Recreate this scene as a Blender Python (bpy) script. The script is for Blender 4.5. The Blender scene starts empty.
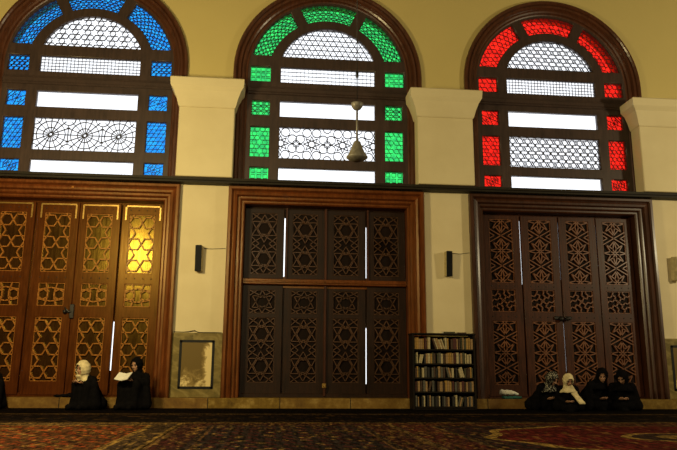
import bpy, bmesh, math, random
from mathutils import Vector, Matrix
R = math.radians
sin, cos, PI = math.sin, math.cos, math.pi
S = bpy.context.scene
COL = S.collection
BAYS = (-4.33, 0.0, 4.335)

# ------------------------------------------------------------------ materials
def new_mat(name):
    m = bpy.data.materials.new(name); m.use_nodes = True
    nt = m.node_tree; nt.nodes.clear()
    return m, nt

def nd(nt, t, **kw):
    n = nt.nodes.new(t)
    for k, v in kw.items():
        if k.startswith('i_'):
            key = k[2:]
            key = int(key) if key.isdigit() else key.replace('_', ' ')
            s = n.inputs[key]
            if hasattr(v, 'is_output'): nt.links.new(v, s)
            else: s.default_value = v
        else: setattr(n, k, v)
    return n

def mth(nt, op, a, b=0.0, c=None, clamp=False):
    n = nt.nodes.new('ShaderNodeMath'); n.operation = op; n.use_clamp = clamp
    for i, v in enumerate((a, b) if c is None else (a, b, c)):
        if hasattr(v, 'is_output'): nt.links.new(v, n.inputs[i])
        else: n.inputs[i].default_value = v
    return n.outputs[0]

def ramp(nt, fac, stops, interp='LINEAR'):
    n = nt.nodes.new('ShaderNodeValToRGB'); n.color_ramp.interpolation = interp
    e = n.color_ramp.elements
    while len(e) < len(stops): e.new(0.5)
    for el, (p, c) in zip(e, stops):
        el.position = p; el.color = (*c, 1)
    nt.links.new(fac, n.inputs[0])
    return n.outputs[0]

def mix(nt, fac, a, b, blend='MIX'):
    n = nt.nodes.new('ShaderNodeMix'); n.data_type = 'RGBA'; n.blend_type = blend
    for s, v in ((n.inputs[0], fac), (n.inputs[6], a), (n.inputs[7], b)):
        if hasattr(v, 'is_output'): nt.links.new(v, s)
        elif isinstance(v, (int, float)): s.default_value = v
        else: s.default_value = (*v, 1)
    return n.outputs[2]

def finish(nt, color, rough=0.5, metal=0.0, bump=None, bump_str=0.2, bump_dist=0.01, spec=0.5, coat=0.0, coat_rough=0.15, ctint=(1, 1, 1), stint=(1, 1, 1)):
    b = nd(nt, 'ShaderNodeBsdfPrincipled')
    o = nd(nt, 'ShaderNodeOutputMaterial')
    nt.links.new(b.outputs[0], o.inputs[0])
    if hasattr(color, 'is_output'): nt.links.new(color, b.inputs['Base Color'])
    else: b.inputs['Base Color'].default_value = (*color, 1)
    if hasattr(rough, 'is_output'): nt.links.new(rough, b.inputs['Roughness'])
    else: b.inputs['Roughness'].default_value = rough
    b.inputs['Metallic'].default_value = metal
    b.inputs['Specular IOR Level'].default_value = spec
    b.inputs['Coat Weight'].default_value = coat
    b.inputs['Coat Roughness'].default_value = coat_rough; b.inputs['Coat Tint'].default_value = (*ctint, 1); b.inputs['Specular Tint'].default_value = (*stint, 1)
    if bump is not None:
        bp = nd(nt, 'ShaderNodeBump', i_Strength=bump_str, i_Distance=bump_dist, i_Height=bump)
        nt.links.new(bp.outputs[0], b.inputs['Normal'])

def coords(nt, scale=(1, 1, 1), kind='Object'):
    tc = nd(nt, 'ShaderNodeTexCoord')
    mp = nd(nt, 'ShaderNodeMapping', i_Scale=scale, i_Vector=tc.outputs[kind])
    return mp.outputs[0]

def wood(name, c1, c2, rough=0.35, scale=(14, 14, 1.6), coat=0.25, ctint=(1, 1, 1), spec=0.35, stint=(1, 1, 1)):
    m, nt = new_mat(name)
    v = coords(nt, scale)
    n = nd(nt, 'ShaderNodeTexNoise', i_Vector=v, i_Scale=2.2, i_Detail=6.0, i_Roughness=0.6)
    v2 = coords(nt, (1, 1, 1))
    n2 = nd(nt, 'ShaderNodeTexNoise', i_Vector=v2, i_Scale=2.5, i_Detail=4.0)
    f = mth(nt, 'ADD', mth(nt, 'MULTIPLY', n.outputs[0], 0.7), mth(nt, 'MULTIPLY', n2.outputs[0], 0.35))
    col = ramp(nt, f, [(0.3, c1), (0.72, c2)])
    rg = mth(nt, 'ADD', mth(nt, 'MULTIPLY', n.outputs[0], 0.25), rough - 0.1)
    finish(nt, col, rg, bump=n.outputs[0], bump_str=0.25, bump_dist=0.004, coat=coat, coat_rough=0.22, ctint=ctint, spec=spec, stint=stint)
    return m

def plain(name, c, rough=0.6, metal=0.0, var=0.25, scale=20.0, bump=0.1, spec=0.5):
    m, nt = new_mat(name)
    v = coords(nt)
    n = nd(nt, 'ShaderNodeTexNoise', i_Vector=v, i_Scale=scale, i_Detail=4.0)
    a = tuple(x * (1 - var) for x in c); b = tuple(min(1, x * (1 + var)) for x in c)
    finish(nt, ramp(nt, n.outputs[0], [(0.3, a), (0.7, b)]), rough, metal, n.outputs[0], bump, 0.004, spec=spec)
    return m

def plaster(name, c, c2, upper=None):
    m, nt = new_mat(name)
    v = coords(nt)
    n = nd(nt, 'ShaderNodeTexNoise', i_Vector=v, i_Scale=1.1, i_Detail=6.0, i_Roughness=0.62)
    n2 = nd(nt, 'ShaderNodeTexNoise', i_Vector=v, i_Scale=22.0, i_Detail=3.0)
    sp = nd(nt, 'ShaderNodeTexNoise', i_Vector=v, i_Scale=6.0, i_Detail=5.0, i_Roughness=0.7)
    col = ramp(nt, n.outputs[0], [(0.35, c2), (0.6, c)])
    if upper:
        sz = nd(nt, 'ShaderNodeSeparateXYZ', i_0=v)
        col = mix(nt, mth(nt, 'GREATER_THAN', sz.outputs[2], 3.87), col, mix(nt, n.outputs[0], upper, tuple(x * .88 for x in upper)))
    stain = ramp(nt, sp.outputs[0], [(0.68, (0, 0, 0)), (0.76, (1, 1, 1))])
    col = mix(nt, mth(nt, 'MULTIPLY', stain, 0.35), col, tuple(x * 0.5 for x in c))
    finish(nt, col, 0.7, bump=n2.outputs[0], bump_str=0.12, bump_dist=0.006, spec=0.3)
    return m

def marble(name, base, dark, light, scale=3.0):
    m, nt = new_mat(name)
    v = coords(nt, (1, 1, 1.6))
    n = nd(nt, 'ShaderNodeTexNoise', i_Vector=v, i_Scale=scale, i_Detail=8.0, i_Roughness=0.65, i_Distortion=1.2)
    w = nd(nt, 'ShaderNodeTexWave', i_Vector=v, i_Scale=scale * 0.7, i_Distortion=9.0, i_Detail=5.0, i_Detail_Scale=1.4)
    w.bands_direction = 'DIAGONAL'
    col = ramp(nt, n.outputs[0], [(0.3, dark), (0.52, base), (0.72, light)])
    col = mix(nt, mth(nt, 'MULTIPLY', ramp(nt, w.outputs[1], [(0.8, (0, 0, 0)), (1.0, (1, 1, 1))]), 0.45), col, light)
    finish(nt, col, 0.4, spec=0.15)
    return m

def inlay_mat():
    m, nt = new_mat('veined_inlay')
    v = coords(nt)
    n = nd(nt, 'ShaderNodeTexNoise', i_Vector=v, i_Scale=5.0, i_Detail=7.0, i_Roughness=0.7, i_Distortion=0.8)
    sx = nd(nt, 'ShaderNodeSeparateXYZ', i_0=v)
    ax = mth(nt, 'MULTIPLY_ADD', sx.outputs[0], 2.6, -.28)          # pale vein mass along the right and the lower edge
    lo = mth(nt, 'MULTIPLY', mth(nt, 'SUBTRACT', 0.36, sx.outputs[2]), 0.9)
    f = mth(nt, 'ADD', n.outputs[0], mth(nt, 'MAXIMUM', ax, lo))
    col = ramp(nt, f, [(0.45, (0.15, 0.10, 0.028)), (0.58, (0.30, 0.21, 0.07)), (0.66, (0.72, 0.57, 0.27))])
    finish(nt, col, 0.4, spec=0.15)
    return m

def glass(name, tint, body=0.0):
    m, nt = new_mat(name)
    v = coords(nt)
    n = nd(nt, 'ShaderNodeTexNoise', i_Vector=v, i_Scale=9.0, i_Detail=3.0)
    tint = tuple(math.sqrt(x) for x in tint); a = (tint[0] * .75, tint[1] * .72, tint[2] * .85) if min(tint) < .5 else tuple(x * .95 for x in tint)
    t = nd(nt, 'ShaderNodeBsdfTransparent', i_Color=ramp(nt, n.outputs[0], [(0.35, a), (0.65, tint)]))
    g = nd(nt, 'ShaderNodeBsdfGlossy', i_Roughness=0.15)
    mx = nd(nt, 'ShaderNodeMixShader', i_0=0.04, i_1=t.outputs[0], i_2=g.outputs[0])
    o = nd(nt, 'ShaderNodeOutputMaterial', i_Surface=mx.outputs[0])
    return m

def rug_mat(name, hx, hy, field, field2, bands, medallion=None, motif=9.0, gold=(0.20, 0.12, 0.03)):
    """bands: (distance from the edge, colour) stops; inside the last one lies the patterned field."""
    m, nt = new_mat(name)
    tc = nd(nt, 'ShaderNodeTexCoord')
    s = nd(nt, 'ShaderNodeSeparateXYZ', i_0=tc.outputs['Object'])
    x, y = s.outputs[0], s.outputs[1]
    wob = nd(nt, 'ShaderNodeTexNoise', i_Vector=tc.outputs['Object'], i_Scale=5.0, i_Detail=2.0)
    d = mth(nt, 'MINIMUM', mth(nt, 'SUBTRACT', hx, mth(nt, 'ABSOLUTE', x)), mth(nt, 'SUBTRACT', hy, mth(nt, 'ABSOLUTE', y)))
    d = mth(nt, 'ADD', d, mth(nt, 'MULTIPLY', mth(nt, 'SUBTRACT', wob.outputs[0], 0.5), 0.02))
    vor = nd(nt, 'ShaderNodeTexVoronoi', i_Vector=tc.outputs['Object'], i_Scale=motif)
    vor2 = nd(nt, 'ShaderNodeTexVoronoi', i_Vector=tc.outputs['Object'], i_Scale=motif * 2.3)
    mg = nd(nt, 'ShaderNodeTexMagic', turbulence_depth=3, i_Vector=tc.outputs['Object'], i_Scale=motif * 0.55, i_Distortion=1.6)
    fl = mix(nt, ramp(nt, mg.outputs[1], [(0.42, (0, 0, 0)), (0.5, (1, 1, 1))]), field, field2)
    fl = mix(nt, mth(nt, 'MULTIPLY', mth(nt, 'LESS_THAN', vor.outputs[0], 0.22), 0.7), fl, gold)
    fl = mix(nt, mth(nt, 'MULTIPLY', mth(nt, 'LESS_THAN', vor2.outputs[0], 0.18), 0.7), fl, (0.02, 0.012, 0.012))
    if medallion:
        ax, ay, cx, cy = medallion
        ang = mth(nt, 'ARCTAN2', mth(nt, 'DIVIDE', y, ay), mth(nt, 'DIVIDE', x, ax))
        sc = mth(nt, 'MULTIPLY_ADD', mth(nt, 'SINE', mth(nt, 'MULTIPLY', ang, 16.0)), 0.035, 1.0)
        dx = mth(nt, 'DIVIDE', mth(nt, 'SUBTRACT', x, cx), ax); dy = mth(nt, 'DIVIDE', mth(nt, 'SUBTRACT', y, cy), ay)
        r = mth(nt, 'MULTIPLY', mth(nt, 'SQRT', mth(nt, 'ADD', mth(nt, 'MULTIPLY', dx, dx), mth(nt, 'MULTIPLY', dy, dy))), sc)
        rr = mth(nt, 'MULTIPLY', r, 0.8)
        redf = (field[0] * 1.25, field[1] * 0.8, field[2] * 0.8)
        med = ramp(nt, rr, [(0, gold), (0.10, (0.03, 0.015, 0.012)), (0.2, gold), (0.24, redf), (0.72, redf), (0.745, gold), (0.79, (0.025, 0.012, 0.01))], 'CONSTANT')
        med = mix(nt, mth(nt, 'MULTIPLY', mth(nt, 'LESS_THAN', vor.outputs[0], 0.14), 0.55), med, gold)
        fl = mix(nt, mth(nt, 'LESS_THAN', rr, 0.82), fl, med)
    top = bands[-1][0]
    bs = ramp(nt, mth(nt, 'DIVIDE', d, top), [(p / top * 0.999, c) for p, c in bands], 'CONSTANT')
    bs = mix(nt, mth(nt, 'MULTIPLY', mth(nt, 'LESS_THAN', vor2.outputs[0], 0.30), 0.55), bs, gold)
    bs = mix(nt, mth(nt, 'MULTIPLY', mth(nt, 'GREATER_THAN', wob.outputs[0], 0.52), 0.45), bs, (0.02, 0.012, 0.01))
    col = mix(nt, mth(nt, 'GREATER_THAN', d, top), bs, fl)
    fine = nd(nt, 'ShaderNodeTexNoise', i_Vector=coords(nt, (22, 5, 1)), i_Scale=1.0, i_Detail=3.0, i_Roughness=.75)
    tuft = nd(nt, 'ShaderNodeTexNoise', i_Vector=tc.outputs['Object'], i_Scale=70.0, i_Detail=3.0)
    hue = nd(nt, 'ShaderNodeTexNoise', i_Vector=coords(nt, (9, 3, 1)), i_Scale=1.0, i_Detail=3.0)
    col = mix(nt, mth(nt, 'MULTIPLY', ramp(nt, hue.outputs[0], [(.58, (0, 0, 0)), (.66, (1, 1, 1))]), .4), col, tuple(x * .9 for x in gold))
    big = nd(nt, 'ShaderNodeTexNoise', i_Vector=tc.outputs['Object'], i_Scale=1.6, i_Detail=3.0)
    col = mix(nt, 1.0, col, ramp(nt, fine.outputs[0], [(0.38, (0.12, 0.12, 0.12)), (0.64, (2.0, 2.0, 2.0))]), 'MULTIPLY')
    col = mix(nt, 1.0, col, ramp(nt, big.outputs[0], [(0.3, (0.6, 0.6, 0.6)), (0.7, (1.2, 1.2, 1.2))]), 'MULTIPLY')
    finish(nt, col, 0.95, bump=tuft.outputs[0], bump_str=0.5, bump_dist=0.01, spec=0.03)
    return m

M = dict(
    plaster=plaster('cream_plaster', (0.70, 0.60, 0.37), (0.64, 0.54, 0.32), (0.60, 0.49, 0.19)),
    plaster_cap=plaster('capital_plaster', (0.68, 0.59, 0.36), (0.63, 0.54, 0.32)),
    ceiling=plain('ceiling_paint', (0.22, 0.18, 0.12), 0.8), hall=plain('hall_plaster', (0.30, 0.24, 0.15), 0.8),
    frame_wood=wood('red_brown_frame_wood', (0.042, 0.010, 0.003), (0.18, 0.048, 0.011), 0.30, coat=0.05, spec=.55, stint=(1, .70, .30)),
    frame_right=wood('dark_frame_wood', (0.016, 0.006, 0.003), (0.07, 0.021, 0.007), 0.36, coat=0.2),
    window_wood=wood('hazed_window_wood', (0.026, 0.017, 0.015), (0.062, 0.036, 0.028), 0.42, coat=0.1),  # dark wood, greyed and lightened to put the window flare haze into its colour
    arch_wood=wood('arch_moulding_wood', (0.03, 0.011, 0.006), (0.105, 0.034, 0.014), 0.3, coat=0.4),
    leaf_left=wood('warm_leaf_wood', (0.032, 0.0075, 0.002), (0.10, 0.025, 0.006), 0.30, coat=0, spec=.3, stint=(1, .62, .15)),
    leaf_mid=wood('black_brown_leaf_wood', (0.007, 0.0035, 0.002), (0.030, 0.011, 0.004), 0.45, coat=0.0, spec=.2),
    leaf_right=wood('dark_red_leaf_wood', (0.018, 0.006, 0.003), (0.075, 0.021, 0.007), 0.42, coat=0.05, spec=.22),
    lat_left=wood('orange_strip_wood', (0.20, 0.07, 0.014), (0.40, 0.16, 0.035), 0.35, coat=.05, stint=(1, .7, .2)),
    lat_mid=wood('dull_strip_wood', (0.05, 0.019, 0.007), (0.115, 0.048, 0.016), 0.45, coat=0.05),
    lat_right=wood('red_strip_wood', (0.09, 0.028, 0.010), (0.22, 0.08, 0.026), 0.42, coat=0.1),
    ground_left=wood('panel_ground_wood', (0.010, 0.004, 0.002), (0.034, 0.011, 0.004), 0.20, coat=0, spec=.75, stint=(1, .66, .10)),
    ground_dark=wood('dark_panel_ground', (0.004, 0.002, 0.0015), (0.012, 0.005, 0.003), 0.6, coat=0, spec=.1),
    ledge=wood('ledge_wood', (0.007, 0.006, 0.004), (0.026, 0.019, 0.009), 0.55, coat=0, spec=.2),
    brass=plain('old_brass', (0.42, 0.26, 0.07), 0.35, 0.8),
    iron=plain('black_iron', (0.018, 0.016, 0.015), 0.45, 0.6),
    lead=plain('window_tracery', (0.022, 0.018, 0.02), 0.6),
    tag=plain('white_plate', (0.75, 0.72, 0.65), 0.5),
    marble=marble('green_grey_marble', (0.19, 0.14, 0.042), (0.09, 0.075, 0.024), (0.30, 0.235, 0.085), 2.6),
    inlay=inlay_mat(),
    blackstone=plain('black_stone', (0.008, 0.007, 0.006), 0.5, spec=.2),
    white_glass=glass('milky_window_glass', (0.95, 0.95, 0.97)),
    blue_glass=glass('blue_window_glass', (0.018, 0.38, 0.93)),
    green_glass=glass('green_window_glass', (0.04, 0.76, 0.14)),
    red_glass=glass('red_window_glass', (0.95, 0.018, 0.009)),
    cloth_black=plain('black_cloth', (0.0045, 0.004, 0.0045), 0.95, spec=0.03),
    cloth_cream=plain('cream_cloth', (0.62, 0.52, 0.30), 0.85, spec=0.1),
    skin=plain('skin', (0.36, 0.19, 0.11), 0.55, var=0.08),
    eye=plain('dark_eye', (0.02, 0.012, 0.01), 0.2),
    hair=plain('dark_hair', (0.012, 0.008, 0.006), 0.5),
    paper=plain('white_paper', (0.72, 0.70, 0.62), 0.8, var=0.06),
    teal=plain('teal_cloth', (0.02, 0.11, 0.10), 0.7),
    case=wood('black_bookcase_wood', (0.005, 0.004, 0.003), (0.013, 0.009, 0.006), 0.55, coat=0, spec=.12),
    speaker_side=plain('speaker_cabinet', (0.42, 0.34, 0.16), 0.6),
    black=plain('black_plastic', (0.006, 0.006, 0.007), 0.6, spec=.12),
    grey_metal=plain('grey_metal', (0.17, 0.155, 0.125), 0.45, 0.1),
    floor=plain('floor_stone', (0.05, 0.035, 0.022), 0.6),
)

def step_mat():
    m, nt = new_mat('brown_step_stone')
    v = coords(nt)
    n = nd(nt, 'ShaderNodeTexNoise', i_Vector=v, i_Scale=7.0, i_Detail=7.0, i_Roughness=0.65)
    s = nd(nt, 'ShaderNodeSeparateXYZ', i_0=v)
    j = mth(nt, 'LESS_THAN', mth(nt, 'FRACT', mth(nt, 'DIVIDE', mth(nt, 'ADD', s.outputs[0], 40.55), 1.17)), 0.012)
    blk = nd(nt, 'ShaderNodeTexWhiteNoise', noise_dimensions='1D', i_W=mth(nt, 'FLOOR', mth(nt, 'DIVIDE', mth(nt, 'ADD', s.outputs[0], 40.55), 1.17)))
    col = ramp(nt, n.outputs[0], [(0.3, (0.08, 0.047, 0.008)), (0.52, (0.18, 0.11, 0.017)), (0.72, (0.36, 0.25, 0.07))])
    col = mix(nt, mth(nt, 'MULTIPLY', blk.outputs[0], 0.55), col, (0.20, 0.09, 0.035))
    col = mix(nt, j, col, (0.02, 0.015, 0.01))
    finish(nt, col, 0.55, bump=n.outputs[0], bump_str=0.25, spec=.12)
    return m
M['step'] = step_mat()

def check_mat():
    m, nt = new_mat('black_white_check_cloth')
    v = coords(nt)
    c = nd(nt, 'ShaderNodeTexChecker', i_Vector=v, i_Scale=42.0)
    n = nd(nt, 'ShaderNodeTexNoise', i_Vector=v, i_Scale=30.0)
    f = mth(nt, 'MULTIPLY', c.outputs[1], mth(nt, 'GREATER_THAN', n.outputs[0], 0.5))
    finish(nt, mix(nt, f, (0.012, 0.011, 0.011), (0.30, 0.28, 0.22)), 0.9, spec=0.1)
    return m
M['check'] = check_mat()

# ------------------------------------------------------------------ mesh helpers
class MB:
    def __init__(self): self.v = []; self.f = []; self.mi = []; self.cur = 0
    def add(self, vs, fs):
        o = len(self.v); self.v += [tuple(p) for p in vs]
        self.f += [tuple(i + o for i in q) for q in fs]; self.mi += [self.cur] * len(fs)
        return self
    def box(self, x0, x1, y0, y1, z0, z1, mtx=None, bev=0.0):
        if bev > 0:
            b = min(bev, (x1 - x0) * .45, (y1 - y0) * .45, (z1 - z0) * .45)
            bm = bmesh.new(); bmesh.ops.create_cube(bm, size=1)
            for q in bm.verts: q.co = Vector(((x0 + x1) / 2 + q.co.x * (x1 - x0), (y0 + y1) / 2 + q.co.y * (y1 - y0), (z0 + z1) / 2 + q.co.z * (z1 - z0)))
            bmesh.ops.bevel(bm, geom=bm.edges[:], offset=b, segments=1, affect='EDGES')
            self.bm(bm, mtx); return self
        vs = [(x, y, z) for x in (x0, x1) for y in (y0, y1) for z in (z0, z1)]
        if mtx: vs = [mtx @ Vector(p) for p in vs]
        return self.add(vs, [(0, 1, 3, 2), (4, 6, 7, 5), (0, 4, 5, 1), (2, 3, 7, 6), (0, 2, 6, 4), (1, 5, 7, 3)])
    def bm(self, bm, mtx=None):
        bm.verts.index_update()
        vs = [(mtx @ q.co) if mtx else q.co.copy() for q in bm.verts]
        self.add(vs, [[w.index for w in f.verts] for f in bm.faces]); bm.free(); return self
    def bar(self, a, b, w, y0, y1):
        """a strip in the XZ plane from a to b, width w, between depths y0 (front) and y1"""
        dx, dz = b[0] - a[0], b[1] - a[1]; L = math.hypot(dx, dz)
        if L < 1e-5: return self
        ux, uz = dx / L, dz / L; nx, nz = -uz * w / 2, ux * w / 2
        e = w * 0.3
        A = (a[0] - ux * e, a[1] - uz * e); B = (b[0] + ux * e, b[1] + uz * e)
        q = [(A[0] + nx, A[1] + nz), (B[0] + nx, B[1] + nz), (B[0] - nx, B[1] - nz), (A[0] - nx, A[1] - nz)]
        vs = [(x, y0, z) for x, z in q] + [(x, y1, z) for x, z in q]
        return self.add(vs, [(0, 1, 2, 3), (7, 6, 5, 4), (0, 4, 5, 1), (1, 5, 6, 2), (2, 6, 7, 3), (3, 7, 4, 0)])
    def tube(self, pts, r, n=8, r1=None):
        pts = [Vector(p) for p in pts]; rings = []
        for i, p in enumerate(pts):
            t = (pts[min(i + 1, len(pts) - 1)] - pts[max(i - 1, 0)]).normalized()
            a = t.orthogonal().normalized() if i == 0 else (a - t * a.dot(t)).normalized()
            b = t.cross(a); rr = r if r1 is None else r + (r1 - r) * i / (len(pts) - 1)
            rings.append([p + (a * cos(2 * PI * k / n) + b * sin(2 * PI * k / n)) * rr for k in range(n)])
        vs = [p for ring in rings for p in ring]; fs = []
        for i in range(len(pts) - 1):
            for k in range(n):
                fs.append((i * n + k, i * n + (k + 1) % n, (i + 1) * n + (k + 1) % n, (i + 1) * n + k))
        fs.append(tuple(range(n))[::-1]); fs.append(tuple((len(pts) - 1) * n + k for k in range(n)))
        return self.add(vs, fs)
    def lathe(self, prof, n=24, c=(0, 0, 0)):
        vs = [(c[0] + r * cos(2 * PI * k / n), c[1] + r * sin(2 * PI * k / n), c[2] + z) for r, z in prof for k in range(n)]
        fs = []
        for i in range(len(prof) - 1):
            for k in range(n):
                fs.append((i * n + k, i * n + (k + 1) % n, (i + 1) * n + (k + 1) % n, (i + 1) * n + k))
        fs.append(tuple(range(n))[::-1]); fs.append(tuple((len(prof) - 1) * n + k for k in range(n)))
        return self.add(vs, fs)
    def ball(self, c, rad, mtx=None, seg=16, rings=10):
        bm = bmesh.new(); bmesh.ops.create_uvsphere(bm, u_segments=seg, v_segments=rings, radius=1)
        rad = rad if hasattr(rad, '__len__') else (rad,) * 3
        for q in bm.verts:
            p = Vector((q.co.x * rad[0], q.co.y * rad[1], q.co.z * rad[2]))
            q.co = Vector(c) + ((mtx @ p) if mtx else p)
        return self.bm(bm)
    def capsule(self, a, ra, b, rb, n=12):
        a, b = Vector(a), Vector(b); L = (b - a).length
        self.ball(a, ra, seg=n, rings=8); self.ball(b, rb, seg=n, rings=8)
        if L > 1e-4: self.tube([a, b], ra, n, rb)
        return self
    def sweep(self, path, prof, closed=False):
        """profile (inward offset, y) along an open path in XZ; inward is to the right of the path direction"""
        n = len(path); nor = []
        for i in range(n):
            def un(a, b):
                d = Vector((b[0] - a[0], b[1] - a[1])).normalized(); return Vector((d.y, -d.x))
            n0 = un(path[max(i - 1, 0)], path[max(i - 1, 0) + 1]); n1 = un(path[min(i, n - 2)], path[min(i, n - 2) + 1])
            m = (n0 + n1); m = m / max(m.length_squared, 1e-6) * 2
            nor.append(m)
        vs = [(path[i][0] + nor[i].x * o, y, path[i][1] + nor[i].y * o) for i in range(n) for o, y in prof]
        k = len(prof); fs = []
        for i in range(n - 1):
            for j in range(k):
                j2 = (j + 1) % k
                fs.append((i * k + j, (i + 1) * k + j, (i + 1) * k + j2, i * k + j2))
        fs.append(tuple(range(k))); fs.append(tuple((n - 1) * k + j for j in range(k))[::-1])
        return self.add(vs, fs)
    def mesh(self, name, smooth=False):
        me = bpy.data.meshes.new(name); me.from_pydata(self.v, [], self.f)
        bm = bmesh.new(); bm.from_mesh(me); bmesh.ops.recalc_face_normals(bm, faces=bm.faces); bm.to_mesh(me); bm.free()
        if any(self.mi): me.polygons.foreach_set('material_index', self.mi)
        if smooth: me.polygons.foreach_set('use_smooth', [True] * len(me.polygons))
        return me
    def build(self, name, mat, parent=None, smooth=False, loc=None):
        return put(name, self.mesh(name, smooth), mat, parent, loc)

def put(name, me, mat, parent=None, loc=None):
    if mat is not None and len(me.materials) == 0:
        for q in (mat if isinstance(mat, (list, tuple)) else [mat]): me.materials.append(q)
    o = bpy.data.objects.new(name, me); COL.objects.link(o)
    if parent: o.parent = parent
    if loc: o.location = loc
    return o

def tag(o, label, cat, group=None, kind=None):
    o['label'] = label; o['category'] = cat
    if group: o['group'] = group
    if kind: o['kind'] = kind
    return o

def thing(name, label, cat, loc=(0, 0, 0), rz=0.0, group=None, kind=None):
    o = bpy.data.objects.new(name, None); COL.objects.link(o); o.empty_display_size = 0.1
    o.location = loc; o.rotation_euler = (0, 0, rz)
    return tag(o, label, cat, group, kind)

def plate(outer, holes, y0, y1, bev=0.0):
    """flat board in XZ with holes, from depth y0 (front) to y1"""
    cu = bpy.data.curves.new('board', 'CURVE'); cu.dimensions = '2D'; cu.fill_mode = 'BOTH'
    for pts in [outer] + holes:
        sp = cu.splines.new('POLY'); sp.points.add(len(pts) - 1); sp.use_cyclic_u = True
        for q, p in zip(sp.points, pts): q.co = (p[0], p[1], 0, 1)
    h = (y1 - y0) / 2
    cu.extrude = h - bev; cu.bevel_depth = bev; cu.bevel_resolution = 0; cu.offset = -bev
    o = bpy.data.objects.new('board', cu); COL.objects.link(o)
    dg = bpy.context.evaluated_depsgraph_get()
    me = bpy.data.meshes.new_from_object(o.evaluated_get(dg))
    bpy.data.objects.remove(o); bpy.data.curves.remove(cu)
    ym = (y0 + y1) / 2
    for v in me.vertices: v.co = Vector((v.co.x, ym - v.co.z, v.co.y))
    me.materials.clear()
    return me

def remeshed(mb, name, voxel, smooth=3):
    me = mb.mesh(name); o = bpy.data.objects.new('tmp', me); COL.objects.link(o)
    r = o.modifiers.new('r', 'REMESH'); r.mode = 'VOXEL'; r.voxel_size = voxel; r.use_smooth_shade = True
    if smooth:
        s = o.modifiers.new('s', 'SMOOTH'); s.iterations = smooth; s.factor = 0.5
    dg = bpy.context.evaluated_depsgraph_get()
    out = bpy.data.meshes.new_from_object(o.evaluated_get(dg)); out.name = name
    bpy.data.objects.remove(o); bpy.data.meshes.remove(me)
    return out

def rect(x0, x1, z0, z1): return [(x0, z0), (x1, z0), (x1, z1), (x0, z1)]
def arc(cx, cz, r, a0, a1, n): return [(cx + r * cos(R(a0 + (a1 - a0) * i / n)), cz + r * sin(R(a0 + (a1 - a0) * i / n))) for i in range(n + 1)]

def clip(seg, poly):
    """clip a segment to a convex counter-clockwise polygon"""
    (ax, az), (bx, bz) = seg; t0, t1 = 0.0, 1.0; dx, dz = bx - ax, bz - az
    for i in range(len(poly)):
        p, q = poly[i], poly[(i + 1) % len(poly)]
        ex, ez = q[0] - p[0], q[1] - p[1]
        num = ex * (az - p[1]) - ez * (ax - p[0]); den = ex * dz - ez * dx
        if abs(den) < 1e-9:
            if num < 0: return None
            continue
        t = -num / den
        if den > 0: t0 = max(t0, t)
        else: t1 = min(t1, t)
        if t0 >= t1: return None
    return ((ax + dx * t0, az + dz * t0), (ax + dx * t1, az + dz * t1))

def ngon(cx, cz, r, n, rot=0, step=1):
    P = [(cx + r * cos(R(rot) + 2 * PI * k / n), cz + r * sin(R(rot) + 2 * PI * k / n)) for k in range(n)]
    return [(P[k], P[(k + step) % n]) for k in range(n)]

# ------------------------------------------------------------------ patterns (lists of segments)
def pat_grid(x0, x1, z0, z1, s):
    o = []; n = max(1, round((x1 - x0) / s)); m = max(1, round((z1 - z0) / s))
    for i in range(n + 1): o.append(((x0 + (x1 - x0) * i / n, z0), (x0 + (x1 - x0) * i / n, z1)))
    for j in range(m + 1): o.append(((x0, z0 + (z1 - z0) * j / m), (x1, z0 + (z1 - z0) * j / m)))
    return o
def pat_tri(x0, x1, z0, z1, s, horiz=True):
    o = []; h = s * 0.866; Z = z1 - z0; X = x1 - x0
    k = -int(Z / 1.732 / s) - 2
    while k * s < X + Z:
        a = x0 + k * s
        o.append(((a, z0), (a + Z / 1.732, z1))); o.append(((a + Z / 1.732, z0), (a, z1))); k += 1
    if horiz:
        j = 0
        while j * h <= Z: o.append(((x0, z0 + j * h), (x1, z0 + j * h))); j += 1
    return o
def pat_kagome(x0, x1, z0, z1, d, cx=None, cz=None):
    """hexagons round six-pointed stars; star at (cx, cz)"""
    cx = (x0 + x1) / 2 if cx is None else cx; cz = (z0 + z1) / 2 if cz is None else cz
    o = {}
    for j in range(-14, 15):
        for i in range(-40, 41):
            if j % 2 == 0:
                if i % 2 == 0: continue
                X = cx + i * d
            else: X = cx + (i + 0.5) * d
            Z = cz + j * 0.866 * d
            if X < x0 - d or X > x1 + d or Z < z0 - d or Z > z1 + d: continue
            for a, b in ngon(X, Z, d / 2, 6):
                k = tuple(sorted(((round(a[0], 4), round(a[1], 4)), (round(b[0], 4), round(b[1], 4)))))
                o[k] = (a, b)
    return list(o.values())
def pat_star(x0, x1, z0, z1, s, n=8, step=3, rr=0.62):
    o = []; nx = max(1, round((x1 - x0) / s)); nz = max(1, round((z1 - z0) / s))
    for i in range(nx):
        for j in range(nz):
            cx = x0 + (i + 0.5) * (x1 - x0) / nx; cz = z0 + (j + 0.5) * (z1 - z0) / nz
            o += ngon(cx, cz, s * rr, n, 180 / n, step)
    return o
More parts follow.
